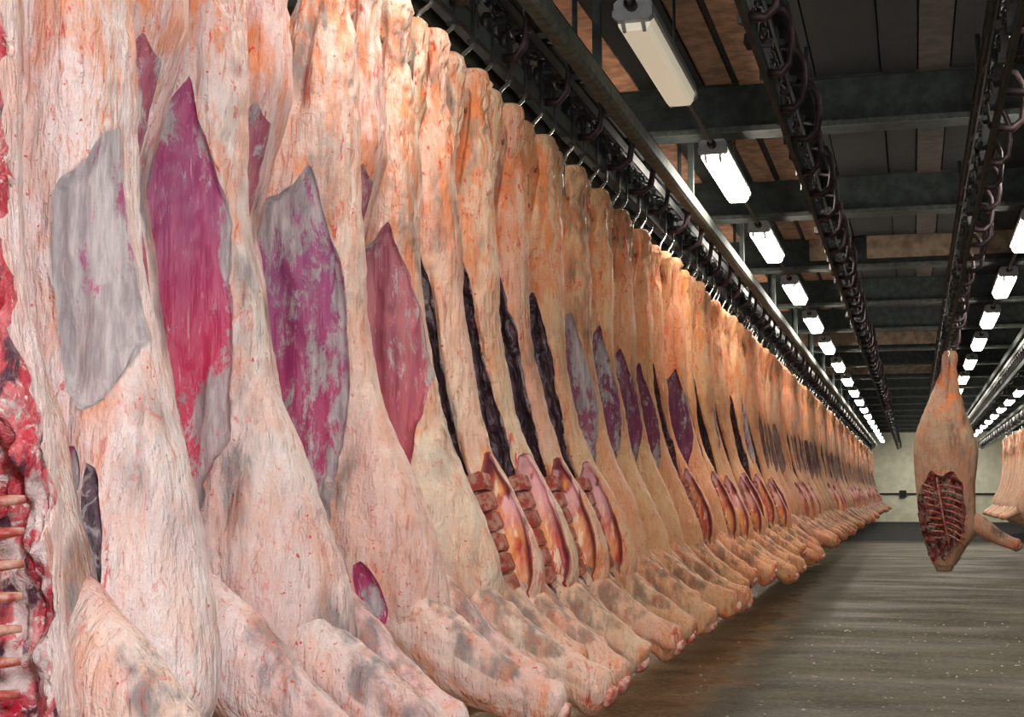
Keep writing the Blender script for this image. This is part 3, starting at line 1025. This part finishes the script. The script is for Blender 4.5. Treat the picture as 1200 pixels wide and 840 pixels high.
# y, kind, meat, options, label
CHEST0 = [(-.35, 2.85), (.2, 2.85), (.2, 2.5), (.22, 2.2), (.25, 1.9), (.35, 1.62), (.42, 1.40), (.5, 1.15), (.5, .95), (.45, .80), (.05, .70), (-.34, .70), (-.40, 1.3), (-.40, 2.2)]
FLANK_ONE = [(.17, 2.30), (.145, 2.12), (.11, 2.00), (.055, 1.92), (.045, 1.75), (.06, 1.56), (.10, 1.46), (.18, 1.50), (.26, 1.8), (.24, 2.2)]
RIBS_ZERO = [((.04, 1.27 - .055 * i), (.27, 1.29 - .055 * i), .0) for i in range(8)]
NEAR = [
    (2.36, 'chest', 'purple', dict(bulge=-.17, lean=.01, leg=False, rib_list=RIBS_ZERO, bones=False, brisket=False, chest=CHEST0, chest_depth=.0), 'red raw beef side with bare ribs, nearest the viewer in the left row'),
    (2.78, 'outer', 'purple', dict(bulge=-.08, lean=.03, film=.42, red=.0, leg=False, pink=.5, flank=FLANK_ONE,
        slots=[(.03, 1.34, .13, 1.04, .020, .017, 1, .03), (.095, 1.40, .115, 1.30, .022, .016, 1, .035), (.15, 1.36, .20, 1.08, .026, .024, 2, .03), (.17, 1.06, .25, .84, .045, .055, 3, .03)]),
        'white fatty beef side with grey flank, beside the large crimson flank'),
    (3.40, 'outer', 'purple', dict(bulge=0, muscle_scale=1.0, red=1.0, film=.05), 'pale beef side with the largest crimson and purple flank patch'),
    (4.19, 'outer', 'violet', dict(bulge=.0, muscle_scale=.95, red=.55, film=.12, slots=[(.18, 1.10, .25, .93, .03, .03, 1, .03)]),
        'pale beef side with violet, white-filmed flank, right of the crimson one'),
    (4.76, 'outer', 'brown', dict(bulge=.0, muscle_scale=.88, muscle_dx=.045, red=.3, film=-.1), 'pinkish beef side with a narrow brown red flank strip'),
    (5.20, 'inner', 'purple', dict(bulge=.0), 'cut-open beef side with black membrane cavity, nearest of the open ones'),
    (5.75, 'inner', 'purple', dict(bulge=.0, belly_dx=.015), 'cut-open beef side with orange brisket, second of the open ones'),
    (6.32, 'inner', 'purple', dict(bulge=.01, belly_dx=.02), 'cut-open beef side with dark red breastbone cut, third of the open ones'),
    (6.92, 'inner', 'purple', dict(bulge=.02, belly_dx=.02), 'cut-open beef side with deep orange brisket hollow, fourth of the open ones'),
    (7.62, 'outer', 'grey', dict(bulge=.0, muscle_scale=.92, muscle_dx=.03, film=.25, red=.1), 'beef side with greyish spotted flank, right after the open ones'),
    (8.25, 'outer', 'mauve', dict(bulge=.0, film=-.2, muscle_scale=.90, red=.1, muscle_dx=.035), 'beef side with dark violet flank, second after the open ones'),
    (8.90, 'outer', 'mauve', dict(bulge=.0, film=-.2, muscle_scale=.84, red=.1, muscle_dx=.035), 'beef side with mauve flank, third after the open ones'),
    (9.60, 'outer', 'mauve', dict(bulge=.0, film=-.2, muscle_scale=.80, red=.1, muscle_dx=.035), 'beef side with smooth orange belly, fourth after the open ones'),
]
rng = random.Random(5)
RX = -1.75
mid_sets = {}
for kind in ('outer', 'inner'):
    mid_sets[kind] = [make_half('mid', kind, 300 + i * 7 + (0 if kind == 'outer' else 50), *MID, dict(muscle_scale=.86 + .05 * i, muscle_dx=.04, red=.15, film=-.25 + .05 * i, belly_dx=.01 * i)) for i in range(3)]
back_sets = {k_: make_half('back', k_, 400 + (0 if k_ == 'outer' else 9), *MID, dict(bulge=-.08, tuck=.13, thin=.022, bones=False, red=.3, leg_k=.78)) for k_ in ('outer', 'inner')}
near_back = {k_: make_half('back', k_, 440 + (0 if k_ == 'outer' else 9), *MID, dict(bulge=-.08, tuck=.12, tuck_top=2.55, bones=False, red=.2, leg_k=.8, muscle_dx=.05)) for k_ in ('outer', 'inner')}
far_meshes = {}
for kind in ('outer', 'inner'):
    far_meshes[kind] = [one_mesh_half(kind, 500 + i * 5 + (0 if kind == 'outer' else 60), *LO, dict(muscle_scale=.82 + .04 * i, muscle_dx=.05, belly_dx=.02, red=.1, film=-.35)) for i in range(4)]
    far_meshes[kind + '_back'] = [one_mesh_half(kind, 590 + (0 if kind == 'outer' else 60), *LO, dict(bulge=-.08, tuck=.13))]

def short(label):
    return label.split(',')[0]

for i, (y, kind, meat, opt, label) in enumerate(NEAR):
    parts = make_half('near', kind, 100 + i * 13, *(HI if i < 9 else (160, 104)), opt)
    place_half(parts, (RX, y, HANG), label, 'beef sides hanging in the left row', tint_vary(fat_light_tint(y), rng, .03), MEATC[meat], rng.uniform(-.05, .05))
    what = {0: 'red raw ribbed', 1: 'white grey-flanked', 2: 'large crimson-flanked', 3: 'white-filmed violet', 4: 'brown-flanked', 5: 'first cut-open', 6: 'second cut-open',
            7: 'third cut-open', 8: 'fourth cut-open', 9: 'grey spotted', 10: 'dark violet', 11: 'mauve-flanked', 12: 'smooth orange'}[i]
    roller_hook(RX, y, 'steel roller hook holding the %s beef side' % what, 'roller hooks of the left row')
    yb = y + (.30 if i > 0 else .22)
    kb = 'inner' if kind == 'outer' else 'outer'
    place_half(near_back['outer'] if 1 <= i <= 3 else back_sets[kb], (RX - .01, yb, HANG), 'narrow beef side squeezed in behind the %s one' % what, 'beef sides hanging in the left row',
               tint_vary(fat_light_tint(yb), rng, .04), MEATC['brown'], rng.uniform(-.05, .05), .985)
    roller_hook(RX - .01, yb, 'steel roller hook on the narrow side behind the %s one' % what, 'roller hooks of the left row')

y = 10.25
order = ['inner', 'outer', 'inner', 'inner', 'outer', 'inner', 'inner', 'inner', 'outer', 'inner', 'inner', 'outer', 'outer']
n = 0
while y < 66.5:
    kind = order[n] if n < len(order) else rng.choice(['outer', 'inner', 'outer'])
    for half in (0, 1):
        yy = y + .31 * half + rng.uniform(-.03, .03)
        kd = kind if half == 0 else ('inner' if kind == 'outer' else 'outer')
        look = 'orange beef side with dark flank' if kd == 'outer' else 'orange beef side with dark open belly'
        if n < 28 and half == 0:
            lab, grp = '%s, %s beyond the smooth orange one' % (look, ORD[n]), 'beef sides hanging in the left row'
        elif n < 28:
            lab, grp = 'beef side half hidden behind the %s one beyond the smooth orange side' % ORD[n], 'beef sides hanging in the left row'
        else:
            lab, grp = 'small distant beef side near the end wall in the left row', 'most distant beef sides of the left row'
        if n >= 28 and half:
            continue
        fc = tint_vary(fat_light_tint(yy), rng, .07)
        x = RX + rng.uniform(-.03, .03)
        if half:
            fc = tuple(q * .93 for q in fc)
        if yy < 17:
            place_half(rng.choice(mid_sets[kd]) if not half else back_sets[kd], (x, yy, HANG), lab, grp, fc, MEATC[rng.choice(['mauve', 'mauve', 'dark'])], rng.uniform(-.08, .08), rng.uniform(.97, 1.01))
        else:
            o = link('beef_side', rng.choice(far_meshes[kd + ('_back' if half else '')]), None, None, (x, yy, HANG), fc)
            o.rotation_euler.z = rng.uniform(-.1, .1)
            o.scale = (rng.uniform(.95, 1.05), 1, rng.uniform(.97, 1.01))
            prop(o, lab, 'beef side', grp)
        if n < 28:
            roller_hook(x, yy, 'roller hook holding the %s%s beef side beyond the smooth orange one' % ('half hidden ' if half else '', ORD[n]), 'roller hooks of the left row')
        else:
            roller_hook(x, yy, 'tiny distant roller hook near the end wall over the left row', 'distant roller hooks of the left row')
    y += .62
    n += 1

# ------------------------------------------------------------ the lone side on the middle rail
CHEST_LONE = [(-.36, 1.40), (-.22, 1.58), (-.10, 1.50), (.02, 1.60), (.14, 1.42), (.17, 1.15), (.14, .85), (.05, .66), (-.10, .50), (-.24, .46), (-.34, .62), (-.42, .9), (-.42, 1.2)]
RIBS_LONE = [((-.13 + .012 * i, 1.40 - .075 * i), (.15 + .002 * i, 1.34 - .085 * i), -.02) for i in range(9)] + [((-.18 + .013 * i, 1.36 - .075 * i), (-.34 + .012 * i, 1.42 - .082 * i), .0) for i in range(9)] \
    + [((-.16, 1.50), (-.02, .62), .0)]
lone = make_half('lone', 'chest', 777, 160, 100, dict(bulge=-.14, hips=.17, belly=False, brisket=False, bones=False, chest=CHEST_LONE, chest_depth=.05, rib_list=RIBS_LONE))
place_half(lone, (.47, 18.9, HANG), 'lone tan beef side with bare ribs hanging above the aisle', None, (.62, .50, .37), MEATC['brown'], -.25, 1.0, 'beef_side', (.42, .50, .42))
roller_hook(.47, 18.9, 'roller hook holding the lone beef side above the aisle', None)

# ------------------------------------------------------------ the far right row
for i in range(16):
    yy = 40 + i * .75
    o = link('beef_side', far_meshes['inner' if i % 2 else 'outer'][i % 4], None, None, (2.95 + rng.uniform(-.03, .03), yy, HANG), (.95, .78, .60))
    roller_hook(o.location.x, yy, 'tiny far roller hook over the far right row of beef', 'roller hooks of the far right row')
    o.rotation_euler.z = math.pi + rng.uniform(-.15, .15)
    if i == 0:
        prop(o, 'pale beef side nearest in the far right row', 'beef side', 'beef sides of the far right row')
    else:
        prop(o, 'pale beef side further back in the far right row', 'beef side', 'beef sides of the far right row')

# ------------------------------------------------------------ scraps on the floor
sc = MB()
for i in range(420):
    x, yv = rng.uniform(-1.6, 2.2), rng.uniform(4.6, 16)
    r_ = rng.uniform(.004, .014)
    vs = [(x + r_ * rng.uniform(.5, 1.4) * math.cos(a), yv + r_ * rng.uniform(.5, 1.4) * math.sin(a), 0.0) for a in (0, 1.3, 2.5, 3.8, 5.1)]
    sc.add(vs + [(x, yv, r_ * .6)], [(0, 1, 5), (1, 2, 5), (2, 3, 5), (3, 4, 5), (4, 0, 5)])
prop(sc.build('fat_scraps', SCRAP), 'tiny pale scraps of fat scattered on the wet floor', None, None, 'stuff')
red = knob_mesh('meat_scrap', .03, 8, RAW, .5)
prop(link('meat_scrap', red, None, None, (-.30, 6.35, .015)), 'small red meat scrap lying on the grey floor', 'scrap')
